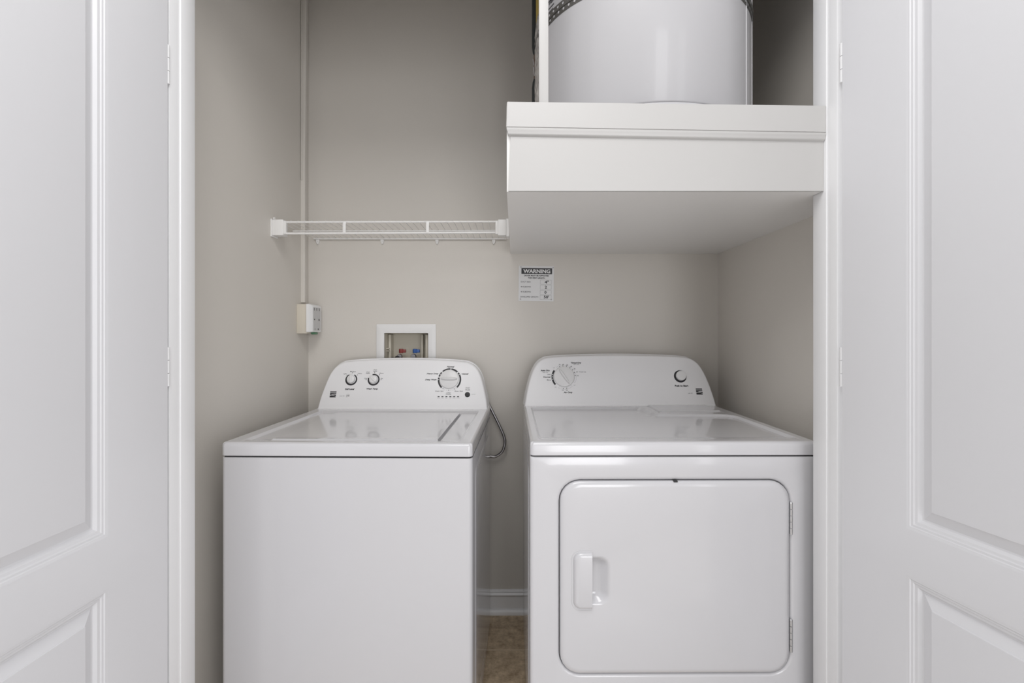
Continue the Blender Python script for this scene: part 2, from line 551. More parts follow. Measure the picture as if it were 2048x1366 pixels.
# ------------------------------------------------------------------ water heater
HCX, HCY, HR = 0.3775, 1.472, 0.3125
hz0 = 1.7204
ht = thing('water_heater', 'large white cylindrical water heater tank standing on the boxed platform', 'water heater', (HCX, HCY, hz0))
bm = B()
lathe(bm, [(HR-0.004, 0.022), (HR, 0.026), (HR, CZ-hz0-0.06), (HR-0.02, CZ-hz0-0.03), (0.0, CZ-hz0-0.03)], seg=128)
link('tank_jacket', bm, M['heater'], ht, smooth=50)
bm = B()
lathe(bm, [(HR+0.006, 0.0), (HR+0.006, 0.0165), (HR+0.004, 0.019), (HR-0.006, 0.019), (HR-0.010, 0.010), (HR-0.010, 0.0)], seg=128)
link('base_ring', bm, M['heater'], ht, smooth=50, label='white base ring under the tank')
bm = B()
lathe(bm, [(HR-0.006, 0.0165), (HR-0.006, 0.024)], seg=128)
link('base_seam', bm, M['gap'], ht, label='dark seam above the base ring')
# two vertical ribs (jacket seam) seen as slim folds on the right
bm = B()
for a in (-43.0, -28.5):
    ca, sa = math.cos(R(a)), math.sin(R(a))
    for s in (-1,):
        tube(bm, [((HR+0.0005)*ca, (HR+0.0005)*sa, 0.03), ((HR+0.0005)*ca, (HR+0.0005)*sa, CZ-hz0-0.08)], 0.0018, 8)
link('jacket_seam', bm, M['heater'], ht)
# perforated strap: two straps overlapped, each with a row of holes
def strap(name, zc, w, rr, holes_z, a_start, a_end, slope):
    bm = B()
    n = 160
    for k in range(n):
        pass
    loops_o = []
    for (r, z) in ((rr, -w/2), (rr+0.0012, -w/2), (rr+0.0012, w/2), (rr, w/2)):
        L = []
        for i in range(n + 1):
            a = R(a_start + (a_end-a_start)*i/n)
            L.append((r*math.cos(a), r*math.sin(a), zc + z + slope*(i/n)))
        loops_o.append(L)
    loops_o.append(loops_o[0])
    loft(bm, loops_o, close=False)
    o = link(name, bm, M['strap'], ht, label='dark perforated steel strap around the tank')
    hb = B()
    pitch = 0.0195
    tot = R(a_end-a_start)*rr
    m = int(tot/pitch)
    for i in range(m):
        t = (i+0.5)/m
        a = R(a_start + (a_end-a_start)*t)
        c = Vector(((rr+0.0016)*math.cos(a), (rr+0.0016)*math.sin(a), zc + holes_z + slope*t))
        tx = Vector((-math.sin(a), math.cos(a), 0))
        f = hb.faces.new([hb.verts.new(c + 0.0034*math.cos(2*math.pi*k/10)*tx + Vector((0,0,0.0034*math.sin(2*math.pi*k/10)))) for k in range(10)])
    link('strap_hole', hb, M['heater'], o, smooth=0, label='row of pale round holes in the strap')
strap('lower_strap', 2.0490-hz0, 0.0165, HR+0.0005, 0.0, 180, 360, 0.0)
strap('upper_strap', 2.0625-hz0, 0.0165, HR+0.0025, 0.0, 180, 360, 0.001)
# printed panel, energy label and plastic sleeve on the left of the jacket
def wrap(bm, a0, a1, z0, z1, r, n=10, mi=0):
    L0 = []; L1 = []
    for i in range(n+1):
        a = R(a0+(a1-a0)*i/n)
        L0.append((r*math.cos(a), r*math.sin(a), z0)); L1.append((r*math.cos(a), r*math.sin(a), z1))
    loft(bm, [L0, L1], close=False, mi=mi)
def ang_at(px):
    # angle on the jacket hit by a line of sight through the post's edge region
    t = (px-1030)/FPX
    a = 1+t*t; b = -2*(t*HCX+HCY); c = HCX**2+HCY**2-HR**2
    y = (-b - math.sqrt(max(0, b*b-4*a*c)))/(2*a)
    return math.degrees(math.atan2(y-HCY, t*y-HCX)) % 360, y
bm = B()
aE0 = 172.0; aE1 = ang_at(1080)[0]
wrap(bm, 176.0, 197.0, 2.115-hz0, 2.40-hz0, HR+0.0006)
link('energy_label', bm, M['yellow'], ht, label='yellow paper label')
bm = B()
n = 10
for i in range(n):
    for j in range(22):
        pass
rows = []
for j in range(40):
    z = 1.76 + (2.118-1.76)*j/39
    row = []
    for i in range(11):
        a = R(172 + 24*i/10)
        rr = HR + 0.0015 + 0.0035*random.random()
        row.append((rr*math.cos(a), rr*math.sin(a), z-hz0))
    rows.append(row)
loft(bm, rows, close=False)
link('document_sleeve', bm, M['sleeve'], ht, smooth=0, label='crumpled grey plastic sleeve')
# black lettering on the jacket right of the post
pr = Print()
pr.text('TER', -0.006, 0.026, 0.030, 0.012, bold=0.03)
pr.rect(-0.030, 0.008, 0.0085, 0.0125, 1)
pr.rect(-0.024, 0.004, -0.001, 0.002, 1)
aL, yL = ang_at(1105)
r_ = HR + 0.0008
for v in pr.bm.verts:
    a = R(aL) + v.co.x / r_
    v.co = Vector((r_*math.cos(a), r_*math.sin(a), 2.076 + v.co.y - hz0))
pr.finish('lettering', [M['ink'], M['greyink']], ht)

# insulated pipe behind the tank
pp = thing('insulated_pipe', 'thin vertical water pipe in black foam sleeves behind the heater\'s left edge', 'pipe', (0.0725, 1.70, 1.7204))
bm = B(); lathe(bm, [(0.0065, 0), (0.0065, CZ-1.7215)], seg=16); link('pipe', bm, M['copper'], pp)
bm = B(); lathe(bm, [(0.0075, 0.0), (0.0125, 0.0), (0.0125, 0.33), (0.010, 0.352), (0.0065, 0.362)], seg=24); link('foam_sleeve', bm, M['foam'], pp)
bm = B(); lathe(bm, [(0.0065, 0.448), (0.0095, 0.455), (0.0125, 0.475), (0.0125, CZ-1.7215)], seg=24); link('foam_sleeve', bm, M['foam'], pp)
bm = B(); tube(bm, [(-0.006, -0.004, 0.41), (-0.009, -0.006, 0.43)], 0.0014, 6); tube(bm, [(-0.004, -0.006, 0.372), (-0.007, -0.007, 0.402)], 0.0018, 6)
link('wire_tie', bm, M['white_pl'], pp, label='pale wire tie ends')

# ------------------------------------------------------------------ wire shelf
sh = thing('wire_shelf', 'white ventilated wire shelf on the back wall left of the platform', 'shelf', (-0.45, YB, 1.585))
SX0, SX1 = XL+0.006, PX0-0.014
SYF = 1.728; SYM = 1.868; SYB = 2.026
sx = 0.45
def sp(x, y, z): return (x+sx, y-YB, z-1.585)
zf = 1.5835
bm = B(); tube(bm, [sp(SX0+0.02, SYF, zf), sp(SX1-0.02, SYF, zf+0.002)], 0.0038, 12); link('front_rail', bm, M['wire'], sh)
bm = B(); tube(bm, [sp(SX0+0.02, SYF, 1.5425), sp(SX1-0.02, SYF, 1.5465)], 0.0040, 12); link('front_lower_rail', bm, M['wire'], sh)
bm = B(); tube(bm, [sp(SX0+0.005, SYM, 1.5815), sp(SX1+0.004, SYM, 1.5835)], 0.0030, 10); link('middle_rail', bm, M['wire'], sh)
bm = B(); tube(bm, [sp(SX0+0.02, SYB, 1.583), sp(SX1-0.004, SYB, 1.583)], 0.0034, 10); link('back_rail', bm, M['wire'], sh)
bm = B()
k = 0; x = SX0 + 0.012
while x < SX1 - 0.004:
    tube(bm, [sp(x, SYB, 1.5875), sp(x, SYF+0.001, 1.589), sp(x, SYF-0.0045, 1.5865), sp(x, SYF-0.0048, 1.5825)], 0.00115, 6)
    x += 0.0254
link('deck_wire', bm, M['wire'], sh)
for x in (-0.6135, -0.3145):
    bm = B(); box(bm, *[v for v in (x-0.0055+sx, x+0.0055+sx)], SYF-0.0048-YB, SYF-0.001-YB, 1.544-1.585, 1.586-1.585, 0.001, 2)
    link('rail_tie', bm, M['wire'], sh)
# end brackets
def bracket(x0, x1, wallx, name='end_bracket'):
    bm = B()
    a, b = min(x0, x1), max(x0, x1)
    box(bm, a+sx, b+sx, SYF-0.008-YB, SYF+0.030-YB, 1.535-1.585, 1.592-1.585, 0.0025, 2)
    w0, w1 = min(wallx, (a if abs(wallx-a) < abs(wallx-b) else b)), max(wallx, (a if abs(wallx-a) < abs(wallx-b) else b))
    box(bm, w0+sx, w1+sx+0.0005, SYF-0.012-YB, SYF+0.036-YB, 1.530-1.585, 1.594-1.585, 0.001, 1)
    box(bm, (b if x1 > x0 else a-0.008)+sx-0.001, (b+0.008 if x1 > x0 else a)+sx+0.001, SYF-0.006-YB, SYF+0.006-YB, 1.540-1.585, 1.588-1.585, 0.002, 2)
    link(name, bm, M['wire'], sh)
bracket(XL+0.005, XL+0.044, XL+0.0002)
bracket(PX0-0.012, PX0-0.042, PX0-0.0018)
bm = B(); tube(bm, [sp(XL+0.0005, SYF+0.012, 1.600), sp(XL+0.006, SYF+0.012, 1.600)], 0.0045, 12)
link('wall_anchor', bm, M['wire'], sh)
for x in (-0.834, -0.561, -0.3295, -0.090):
    bm = B()
    lathe(bm, [(0.0, -0.008), (0.0070, -0.008), (0.0076, 0.0), (0.0, 0.0)], (0, 0, 0), 'y', 16)
    for v in bm.verts:
        if v.co.z < 0: v.co.z *= 2.1; v.co.x *= 1+v.co.z*22
        v.co.z -= 0.004
    lathe(bm, [(0.0, -0.010), (0.0030, -0.010), (0.0030, -0.007), (0.0, -0.007)], (0, 0, -0.004), 'y', 10)
    bm.transform(Matrix.Translation((x+sx, -0.0005, 1.579-1.585)))
    link('wall_clip', bm, M['wire'], sh)

# ------------------------------------------------------------------ raceway and surface box in the left corner
rw = thing('cable_raceway', 'painted vertical cable raceway on the left wall beside the back corner', 'raceway', (XL, 1.975, 1.31))
bm = B()
pts = [(0, -0.012), (0.011, -0.012), (0.0145, -0.009), (0.0145, 0.006), (0.011, 0.009), (0, 0.009)]
loops = []
for z, dx in ((-0.0, 0), (0.6, 0), (0.72, 0.002), (CZ-1.31, 0.008)):
    loops.append([(a + (dx if a > 0.005 else 0), b, z) for a, b in pts])
loft(bm, loops, cap0=True, cap1=True)
link('raceway_cover', bm, M['wall'], rw, smooth=20)
bm = B(); tube(bm, [(0.004, 0.016, 0.0), (0.004, 0.016, CZ-1.31)], 0.004, 12)
link('cable', bm, M['wall'], rw)
bm = B(); tube(bm, [(0.004, -0.0145, 0.50), (0.004, -0.0145, CZ-1.31)], 0.0022, 8)
link('side_cable', bm, M['wall'], rw)

ob = thing('outlet_box', 'beige surface-mounted electrical box on the left wall under the raceway', 'outlet', (XL, 1.968, 1.181))
bm = B(); box(bm, 0.0, 0.0425, -0.045, 0.045, 0.002, 0.120, 0.002, 2)
link('housing', bm, M['beige'], ob)
ad = bpy.data.objects.new('plug_in_adapter', None); C.objects.link(ad)
ad.location = (XL+0.0425, 1.968, 1.188); ad['label'] = 'white plug-in adapter with vent slots and dark sockets on the beige box'; ad['category'] = 'adapter'
bm = B()
L = []
for (x, i) in ((0.0005, 0.0), (0.010, 0.0), (0.019, 0.012), (0.0205, 0.015)):
    L.append([(x, a, b) for a, b in rrect(-0.0545+i*0.9, 0.050-i*0.35, 0.0+i*0.12, 0.1135-i*0.4, 0.004, 4)])
loft(bm, L, cap0=True, cap1=True)
link('cover', bm, M['white_pl'], ad, smooth=40)
bm = B()
L = [[(x, a, b) for a, b in rrect(-0.036, 0.036, 0.007, 0.101, 0.003, 3)] for x in (0.0200, 0.0209)]
loft(bm, L, cap1=True)
link('face_label', bm, M['greypl'], ad)
for y in (-0.026, -0.002, 0.024):
    bm = B(); box(bm, 0.0205, 0.0214, y-0.0022, y+0.0022, 0.088, 0.099)
    link('vent_slot', bm, M['greyink'], ad, smooth=0)
for (y, z, a, b) in ((-0.024, 0.052, 0.004, 0.0030), (0.021, 0.051, 0.006, 0.0045), (0.012, 0.0125, 0.0038, 0.0038), (-0.018, 0.014, 0.0022, 0.0012), (-0.018, 0.010, 0.0022, 0.0012)):
    bm = B(); lathe(bm, [(0.0, 0.0206), (b, 0.0206), (b, 0.0216), (0.0, 0.0216)], (0, 0, 0), 'x', 14)
    for v in bm.verts:
        v.co.y *= a/b*0.8
    bm.transform(Matrix.Translation((0, y, z)))
    link('socket', bm, M['black'], ad)
bm = B(); box(bm, 0.001, 0.0165, -0.012, 0.022, -0.009, 0.001, 0.003, 2)
link('indicator_base', bm, M['green'], ad, label='green underside piece')

# ------------------------------------------------------------------ warning sign
S = 2.0325/FPX
sg = thing('warning_sign', 'small white laminated sign with black heading on the back wall above the dryer', 'sign', (0.0, YB, 1.32))
rotS = R(-0.6)
ccx, ccz = (1072.5-1030)*S, CAM_H-(567-668)*S
Ms = Matrix.Translation((ccx, -0.0012, ccz-1.32)) @ Matrix.Rotation(-rotS*0, 4, 'Y') @ Matrix.Rotation(R(0.7), 4, 'Y') @ Matrix.Rotation(R(90), 4, 'X')
bm = B()
L = [[(a*S, b*S, z) for a, b in rrect(-35.2, 35.2, -35.2, 35.2, 1.0, 3)] for z in (-0.001, 0.0004)]
loft(bm, L, cap0=True, cap1=True)
bm.transform(Ms)
link('sheet', bm, M['paper'], sg, smooth=0)
def q(px, py): return ((px/12.418+1020-1072.5)*S, -(py/12.418+510-567)*S)
pr = Print()
x0, y0 = q(280, 325); x1, y1 = q(1042, 474)
pr.rect(x0, x1, y1, y0, 0, 0.0008)
cx, cy = q(662, 402); pr.text('WARNING', cx, cy, 672/12.418*S, 96/12.418*S, bold=0.025, mi=1, lift=0.0012)
def st(s, px, py, w, h, b=0.0, mi=0):
    cx, cy = q(px, py); pr.text(s, cx, cy, w/12.418*S, h/12.418*S, bold=b, mi=mi, lift=0.0008)
st('DRYER MUST BE APPROVED', 658, 513, 618, 38, 0.03)
st('FOR VENT LENGTH', 658, 570, 414, 38, 0.03)
st('DUCT SIZE:', 392, 666, 245, 34, 0.0, 2)
st('90 ELBOWS:', 395, 791, 252, 34, 0.0, 2)
st('45 ELBOWS:', 395, 916, 252, 34, 0.0, 2)
st('DEVELOPED LENGTH:', 487, 1040, 450, 36, 0.0, 2)
for (s, px, py, w, h, ya, yb) in (('4"', 912, 668, 105, 72, 616, 722), ('2', 893, 796, 50, 72, 744, 852), ('0', 884, 925, 52, 66, 872, 978), ("50'", 906, 1040, 128, 74, 995, 1100)):
    st(s, px, py, w, h, 0.02)
    a0, b0 = q(748, ya); a1, b1 = q(1028, yb)
    t = 0.0005
    for r in ((a0, a1, b0-t, b0), (a0, a1, b1, b1+t), (a0, a0+t, b1, b0), (a1-t, a1, b1, b0)):
        pr.rect(*r, 2, 0.0008)
pr.finish('lettering', [M['ink'], M['paper'], M['greyink']], sg, Ms)
for (px, py) in ((265, 305), (1065, 312), (262, 1097), (1028, 1102)):
    cx, cy = q(px, py)
    bm = B(); lathe(bm, [(0.0028, 0.0), (0.0026, 0.0012), (0.0012, 0.0020), (0.0, 0.0021)], (cx, cy, 0.0004), 'z', 14)
    bm.transform(Ms); link('screw', bm, M['steel'], sg)

# ------------------------------------------------------------------ recessed water supply box
wb = thing('water_supply_box', 'white framed recessed water supply box on the back wall behind the washer', 'supply box', (-0.46, YB, 1.09))
def wv(bm): bm.transform(Matrix.Translation((0.46, -YB, -1.09)))
bm = B()
loops = []
for (g, y) in ((0.0, YB-0.0002), (0.0, YB-0.005), (0.002, YB-0.0065), (0.0315, YB-0.0065), (0.0325, YB-0.006), (0.0325, YB+0.004)):
    loops.append([(a, y, b) for a, b in rrect(-0.5865+g, -0.3345-g, 0.965+g, 1.223-g*1.16, 0.004, 3)])
loft(bm, loops)
wv(bm); link('frame', bm, M['frame'], wb)
bm = B()
a0, a1, c0, c1 = bx0+0.001, bx1-0.001, bz0+0.001, bz1-0.001
yi = YB+0.086
loft(bm, [[(a0, YB+0.002, c0), (a1, YB+0.002, c0), (a1, YB+0.002, c1), (a0, YB+0.002, c1)],
          [(a0+0.004, yi, c0+0.004), (a1-0.004, yi, c0+0.004), (a1-0.004, yi, c1-0.004), (a0+0.004, yi, c1-0.004)]], cap1=True)
box(bm, a0+0.004, a0+0.016, YB+0.04, yi, c0+0.002, c1-0.006, 0.002, 1)
box(bm, a1-0.040, a1-0.032, YB+0.05, yi, c0+0.002, c1-0.006, 0.002, 1)
box(bm, a1-0.018, a1-0.006, YB+0.03, yi, c0+0.002, c1-0.006, 0.003, 2)
box(bm, a0+0.001, a0+0.012, YB+0.02, YB+0.035, 1.118, 1.121)
box(bm, a0+0.001, a0+0.012, YB+0.02, YB+0.035, 1.107, 1.110)
wv(bm); link('inner_tub', bm, M['boxbeige'], wb, smooth=0)
def valve(x, mname, lever):
    yv = YB+0.045
    bm = B()
    lathe(bm, [(0.0, 0), (0.009, 0), (0.009, 0.012), (0.006, 0.014), (0.006, 0.085), (0.0, 0.085)], (x, yv, 1.0), 'z', 20)
    lathe(bm, [(0.0, -0.022), (0.0095, -0.022), (0.0115, -0.018), (0.0115, -0.006), (0.008, 0.0), (0.0, 0.004)], (x-0.003, yv, 1.084), 'y', 22)
    wv(bm); v = link('valve', bm, M['steel'], wb, label='steel shut-off valve')
    hb = B()
    lathe(hb, [(0.0, 0.0), (0.0085, 0.0), (0.0095, 0.002), (0.0095, 0.0165), (0.008, 0.018), (0.0, 0.018)], (x, yv, 1.0985), 'z', 20)
    box(hb, x, x+0.021, yv-0.006, yv+0.006, 1.1005, 1.1145, 0.002, 2)
    wv(hb); link('valve_handle', hb, M[mname], v, label=('red' if mname == 'red' else 'blue') + ' lever handle')
valve(-0.4935, 'red', 1)
valve(-0.4335, 'blue', 1)
bm = B()
lathe(bm, [(0.005, -0.030), (0.0105, -0.028), (0.0105, -0.012), (0.005, -0.010)], (-0.524, YB+0.045, 1.072), 'y', 20)
lathe(bm, [(0.0085, -0.032), (0.0105, -0.030), (0.0105, -0.024), (0.0085, -0.022)], (-0.502, YB+0.040, 1.078), 'y', 20)
wv(bm); link('rubber_coupling', bm, M['black'], wb)
bm = B(); tube(bm, [(-0.447, YB+0.02, 1.076), (-0.40, YB+0.018, 1.068)], [0.006, 0.003], 10)
wv(bm); link('drain_lever', bm, M['steel'], wb)

# braided hose looping out between the machines
bm = B()
hp = spline([(-0.30, 2.0, 1.00), (-0.20, 2.003, 0.99), (-0.135, 2.003, 0.935), (-0.099, 2.0, 0.868), (-0.0685, 1.998, 0.808), (-0.048, 1.997, 0.762), (-0.0418, 1.997, 0.731), (-0.052, 1.998, 0.694), (-0.076, 2.0, 0.673), (-0.100, 2.0, 0.671), (-0.16, 2.0, 0.69), (-0.24, 2.0, 0.70)], 8)
tube(bm, hp, 0.0058, 12)
hs = link('supply_hose', bm, M['steel'], smooth=60)
tag(hs, 'grey braided hose looping out beside the back of the washer', 'hose')

# ------------------------------------------------------------------ appliance helpers
def cabinet(bm, w, d, z0, z1, r=0.014, front=True):
    """open-fronted or closed cabinet shell with rounded vertical edges"""
    box(bm, -w/2, w/2, 0, d, z0, z1, r, 4, edges='front_vertical')

def console(t, half, zbase, ybase, ytop, ztop, yback, dx=0.0):
    """half outline (u, z); front leans from ybase at the bottom to ytop at the top"""
    pts = [(u, z) for u, z in half] + [(-u, z) for u, z in half[::-1][1:]]
    def yz(z): return ybase + (ytop-ybase)*(z-zbase)/(ztop-zbase)
    # densify with a smooth curve
    ring = spline([(u, 0, z) for u, z in pts], 6)
    cx = 0.0; cz = (zbase+ztop)/2
    def loop(ins, dy):
        L = []
        n = len(ring)
        for i, p in enumerate(ring):
            a = ring[max(0, i-1)]; b = ring[min(n-1, i+1)]
            tdir = (b-a); tdir.normalize()
            nrm = Vector((tdir.z, 0, -tdir.x))
            if nrm.dot(Vector((p.x, 0, p.z-cz))) > 0: nrm = -nrm
            qx, qz = p.x + nrm.x*ins, max(zbase, p.z + nrm.z*ins)
            if i in (0, n-1): qz = zbase
            L.append((qx+dx, yz(qz)+dy, qz))
        return L
    bm = B()
    lps = [loop(0.006, 0.0), loop(0.003, 0.0007), loop(0.0008, 0.003), loop(0.0, 0.006), loop(-0.004, 0.05)]
    back = [(p[0], yback, p[2]) for p in loop(-0.004, 0.05)]
    lps.append(back)
    loft(bm, lps, close=True, cap0=True, cap1=True)
    return link('console', bm, M['plastic'], t, smooth=40)

def console_matrix(zbase, ybase, ytop, ztop):
    """maps print plane (u, s, lift) to the leaning console face; s measured up the slope"""
    d = Vector((0, ytop-ybase, ztop-zbase)).normalized()
    n = Vector((0, -d.z, d.y))
    return Matrix(((1, d.x, n.x, 0), (0, d.y, n.y, ybase), (0, d.z, n.z, zbase), (0, 0, 0, 1)))

def plane_coords(origin, rz, zbase, ybase, ytop, ztop):
    """function giving machine-local (u, s) for a viewed direction, used to lay the legends out"""
    d = Vector((0, ytop-ybase, ztop-zbase)).normalized()
    n = Vector((0, -d.z, d.y))
    Rm = Matrix.Rotation(-rz, 3, 'Z')
    o = Rm @ (Vector((0, 0, CAM_H)) - Vector((origin[0], origin[1], 0)))
    def f(px, py):
        r = Rm @ Vector(((px-1030)/FPX, 1.0, -(py-668)/FPX))
        p0 = Vector((0, ybase, zbase))
        t = (p0 - o).dot(n) / r.dot(n)
        h = o + r*t - p0
        return h.x, h.dot(d)
    return f

def emblem(pr, c, slant):
    """black slanted emblem: title bar on top, two crossing swooshes below; c = corner list tl,tr,br,bl"""
    tl, tr, br, bl = [Vector((a, b, 0)) for a, b in c]
    def at(a, b):
        return ((tl*(1-a)+tr*a)*(1-b) + (bl*(1-a)+br*a)*b)
    pr.poly([(at(0, 1).x, at(0, 1).y), (at(1, 1).x, at(1, 1).y), (at(1, 0).x, at(1, 0).y), (at(0, 0).x, at(0, 0).y)], 0, 0.0004)
    def strip(top, bot, mi):
        n = 12
        for k in range(n):
            a, b = k/n, (k+1)/n
            P_ = [at(a, top(a)), at(b, top(b)), at(b, bot(b)), at(a, bot(a))]
            pr.poly([(p.x, p.y) for p in P_[::-1]], mi, 0.0008)
    strip(lambda a: 0.20, lambda a: 0.28, 3)
    strip(lambda a: 0.70 - 0.27*math.sin(a*math.pi*0.62), lambda a: 0.74 - 0.24*math.sin(a*math.pi*0.62) + 0.04*a, 3)
    strip(lambda a: 0.58 + 0.08*a + 0.16*a**3, lambda a: 0.62 + 0.10*a + 0.15*a**3, 3)

px1 = 1.92/FPX       # size of one reference unit on the consoles, about 2 mm

# ------------------------------------------------------------------ washer
WO = (-0.4577, 1.298); WR = R(-1.2)
wa = thing('washing_machine', 'white top-loading washing machine with three dials, left of the dryer', 'washing machine', (WO[0], WO[1], 0), WR)
w = 0.686; d = 0.655; zt = 0.886
bm = B()
cabinet(bm, w, d, 0.012, 0.8455)
# low raised field pressed into each side
for s in (-1, 1):
    L = [[(s*(w/2+e), a, b) for a, b in rrect(0.07+i, d-0.05-i, 0.10+i, 0.80-i, 0.03, 5)] for i, e in ((0, -0.0002), (0.006, 0.0022), (0.012, 0.0026))]
    loft(bm, L, cap1=True)
link('cabinet', bm, M['enamel'], wa, smooth=40)
for (x, y) in ((-0.30, 0.05), (0.30, 0.05), (-0.30, d-0.05), (0.30, d-0.05)):
    bm = B(); lathe(bm, [(0, 0), (0.02, 0), (0.018, 0.008), (0.008, 0.014), (0, 0.014)], (x, y, 0), 'z', 16); link('foot', bm, M['black'], wa)
bm = B(); box(bm, -w/2+0.008, w/2-0.006, 0.006, d-0.02, 0.843, 0.852); link('top_seam', bm, M['gap'], wa, smooth=0)
# top deck
LU0, LU1, LV0, LV1 = -0.229, 0.241, 0.050, 0.512
def hw(u, v):
    e = 0.0
    # rolled edges
    def roll(dist, r=0.011):
        if dist >= r: return 0.0
        t = (r-dist)/r
        return -r*(1-math.sqrt(max(0, 1-t*t)))
    h = zt + roll(v) + roll(w/2-abs(u), 0.008)
    inner = ss(-0.301, -0.291, u) * (1-ss(0.300, 0.310, u)) * (1-ss(0.538, 0.550, v)) * ss(0.018, 0.070, v)
    h -= 0.0070*inner
    lid = ss(LU0-0.004, LU0+0.003, u)*(1-ss(LU1-0.001, LU1+0.001, u))*ss(LV0-0.004, LV0+0.003, v)*(1-ss(LV1-0.003, LV1+0.004, v))
    h += 0.0050*lid
    if LV0+0.002 < v < LV1 and 0.2395 < u < 0.2465: h -= 0.011
    h += 0.011*ss(0.585, 0.64, v)*ss(w/2-0.014, w/2-0.010, abs(u))
    return h
us = fine(-w/2, w/2, 0.02, [LU0, -0.296, 0.305, 0.243, -w/2+0.005, w/2-0.005, -w/2+0.012, w/2-0.012], 0.0075, 9)
us = sorted(set(us + [0.2393, 0.2397, 0.2463, 0.2467]))
vv = fine(0.0, d, 0.02, [0.006, LV0, LV1, 0.544], 0.0065, 8)
vv = sorted(set(vv + [0.62, 0.6, 0.63]))
bm = B()
g = heightfield(bm, us, vv, hw)
def skirt(bm, g, zlow):
    ring = g[0] + [r[-1] for r in g[1:]] + g[-1][::-1][1:] + [r[0] for r in g[::-1]][1:-1]
    low = [bm.verts.new((v.co.x, v.co.y, zlow)) for v in ring]
    low2 = [bm.verts.new((v.co.x*0.994, v.co.y + (0.002 if v.co.y < 0.3 else -0.002), zlow-0.0015)) for v in ring]
    n = len(ring)
    for a, b in ((ring, low), (low, low2)):
        for i in range(n): bm.faces.new((a[i], a[(i+1) % n], b[(i+1) % n], b[i]))
skirt(bm, g, 0.8510)
# round the plan corners of the front
for v_ in bm.verts:
    for s in (-1, 1):
        cxr, r = s*(w/2-0.012), 0.012
        if (v_.co.x-cxr)*s > 0 and v_.co.y < r:
            dx_, dy_ = (v_.co.x-cxr), (v_.co.y-r)
            m_ = max(abs(dx_), abs(dy_)); L_ = math.hypot(dx_, dy_)
            if L_ > 1e-9:
                k = m_/L_
                v_.co.x = cxr+dx_*k; v_.co.y = r+dy_*k
link('top_deck', bm, M['enamel'], wa, smooth=40)

zb, yb_, yt_, ztp = 0.886, 0.588, 0.652, 1.079
half = [(0.336, 0.884), (0.330, 0.925), (0.317, 0.978), (0.303, 1.020), (0.284, 1.048), (0.262, 1.0625), (0.238, 1.0690), (0.15, 1.0755), (0.0, 1.079)]
console(wa, half, zb, yb_, yt_, ztp, 0.667, 0.0015)
CM = console_matrix(zb, yb_, yt_, ztp)
f = plane_coords(WO, WR, zb, yb_, yt_, ztp)
pr = Print()
def qa(x, y): return f(x/11.378+640, y/11.378+715)
def qb(x, y): return f(x/13.653+830, y/13.653+715)
pA = 1/11.378*px1; pB = 1/13.653*px1
SH = 0.22
def T(qf, pq, s, x, y, wpx, hpx, b=0.0, mi=1, shear=SH):
    cx, cy = qf(x, y); pr.text(s, cx, cy, wpx*pq, hpx*pq*1.05, shear=shear, bold=b, mi=mi)
T(qa, pA, 'Soil Level', 676, 718, 214, 40, 0.03, 0)
T(qa, pA, 'Wash Temp', 1188, 717, 256, 44, 0.03, 0)
T(qa, pA, 'Light', 574, 373, 76, 30)
T(qa, pA, 'Medium', 750, 321, 132, 26)
T(qa, pA, 'Heavy', 908, 367, 96, 28)
T(qa, pA, 'Cold', 1042, 477, 74, 26)
T(qa, pA, 'Cool', 1095, 331, 74, 24); T(qa, pA, 'Darks', 1092, 363, 92, 24)
T(qa, pA, 'Cool', 1260, 278, 74, 24); T(qa, pA, 'Lights', 1255, 313, 92, 28)
T(qa, pA, 'Warm', 1397, 359, 98, 24)
T(qa, pA, 'Hot', 1406, 475, 54, 24)
for (x, y) in ((615, 402), (852, 398), (742, 350), (1050, 507), (1245, 347), (1357, 393), (1390, 507)):
    cx, cy = qa(x, y); pr.disc(cx, cy, 0.0016, 0)
T(qa, pA, 'series 100', 500, 875, 112, 20, 0, 2)
c_ = qa(635, 872)
pr.arc(c_[0], c_[1], 0.0062, 0.0068, 200, 480, 1)
pr.text('HE', c_[0], c_[1], 0.0095, 0.0055, shear=0.2, mi=0)
emblem(pr, [qa(235, 772), qa(378, 772), qa(355, 908), qa(218, 908)], 0)
# crescents round the small dials
k1 = qa(712, 503); k2 = qa(1222, 507)
r_o = 131*pA*1.02
pr.arc(k1[0], k1[1], r_o*0.78, r_o*1.02, 28, 332, 0, c2=(0.0004, 0.0010))
pr.arc(k2[0], k2[1], r_o*0.78, r_o*1.02, -18, 290, 0, c2=(-0.0002, 0.0008))
# big dial ring
kd = qb(942, 606)
R1 = 321*pB; R0 = 276*pB
for a0_, a1_ in ((-41, 2.5), (7, 44), (50, 135), (-137, -79), (-73, -48)):
    pr.arc(kd[0], kd[1], R0, R1, a0_, a1_, 0)
for a_ in (61, -90, -60):
    pr.disc(kd[0]+(R0+R1)/2*math.sin(R(a_)), kd[1]+(R0+R1)/2*math.cos(R(a_)), 0.0016, 3, 0.0008)
for a_ in (214, 182, 151):
    pr.outline_arc(kd[0], kd[1], R0-0.001, R1-0.001, a_-12.5, a_+12.5, 0.0004, 2)
    pr.disc(kd[0]+(R0+R1-0.002)/2*math.sin(R(a_)), kd[1]+(R0+R1-0.002)/2*math.cos(R(a_)), 0.0016, 0)
T(qb, pB, 'Normal', 974, 253, 204, 40, 0.03, 0)
T(qb, pB, 'Heavy Duty', 484, 446, 326, 48, 0.025, 0)
T(qb, pB, 'Deep Wash', 433, 610, 310, 48, 0.025, 0)
T(qb, pB, 'Casual', 1368, 446, 188, 38, 0.025, 0)
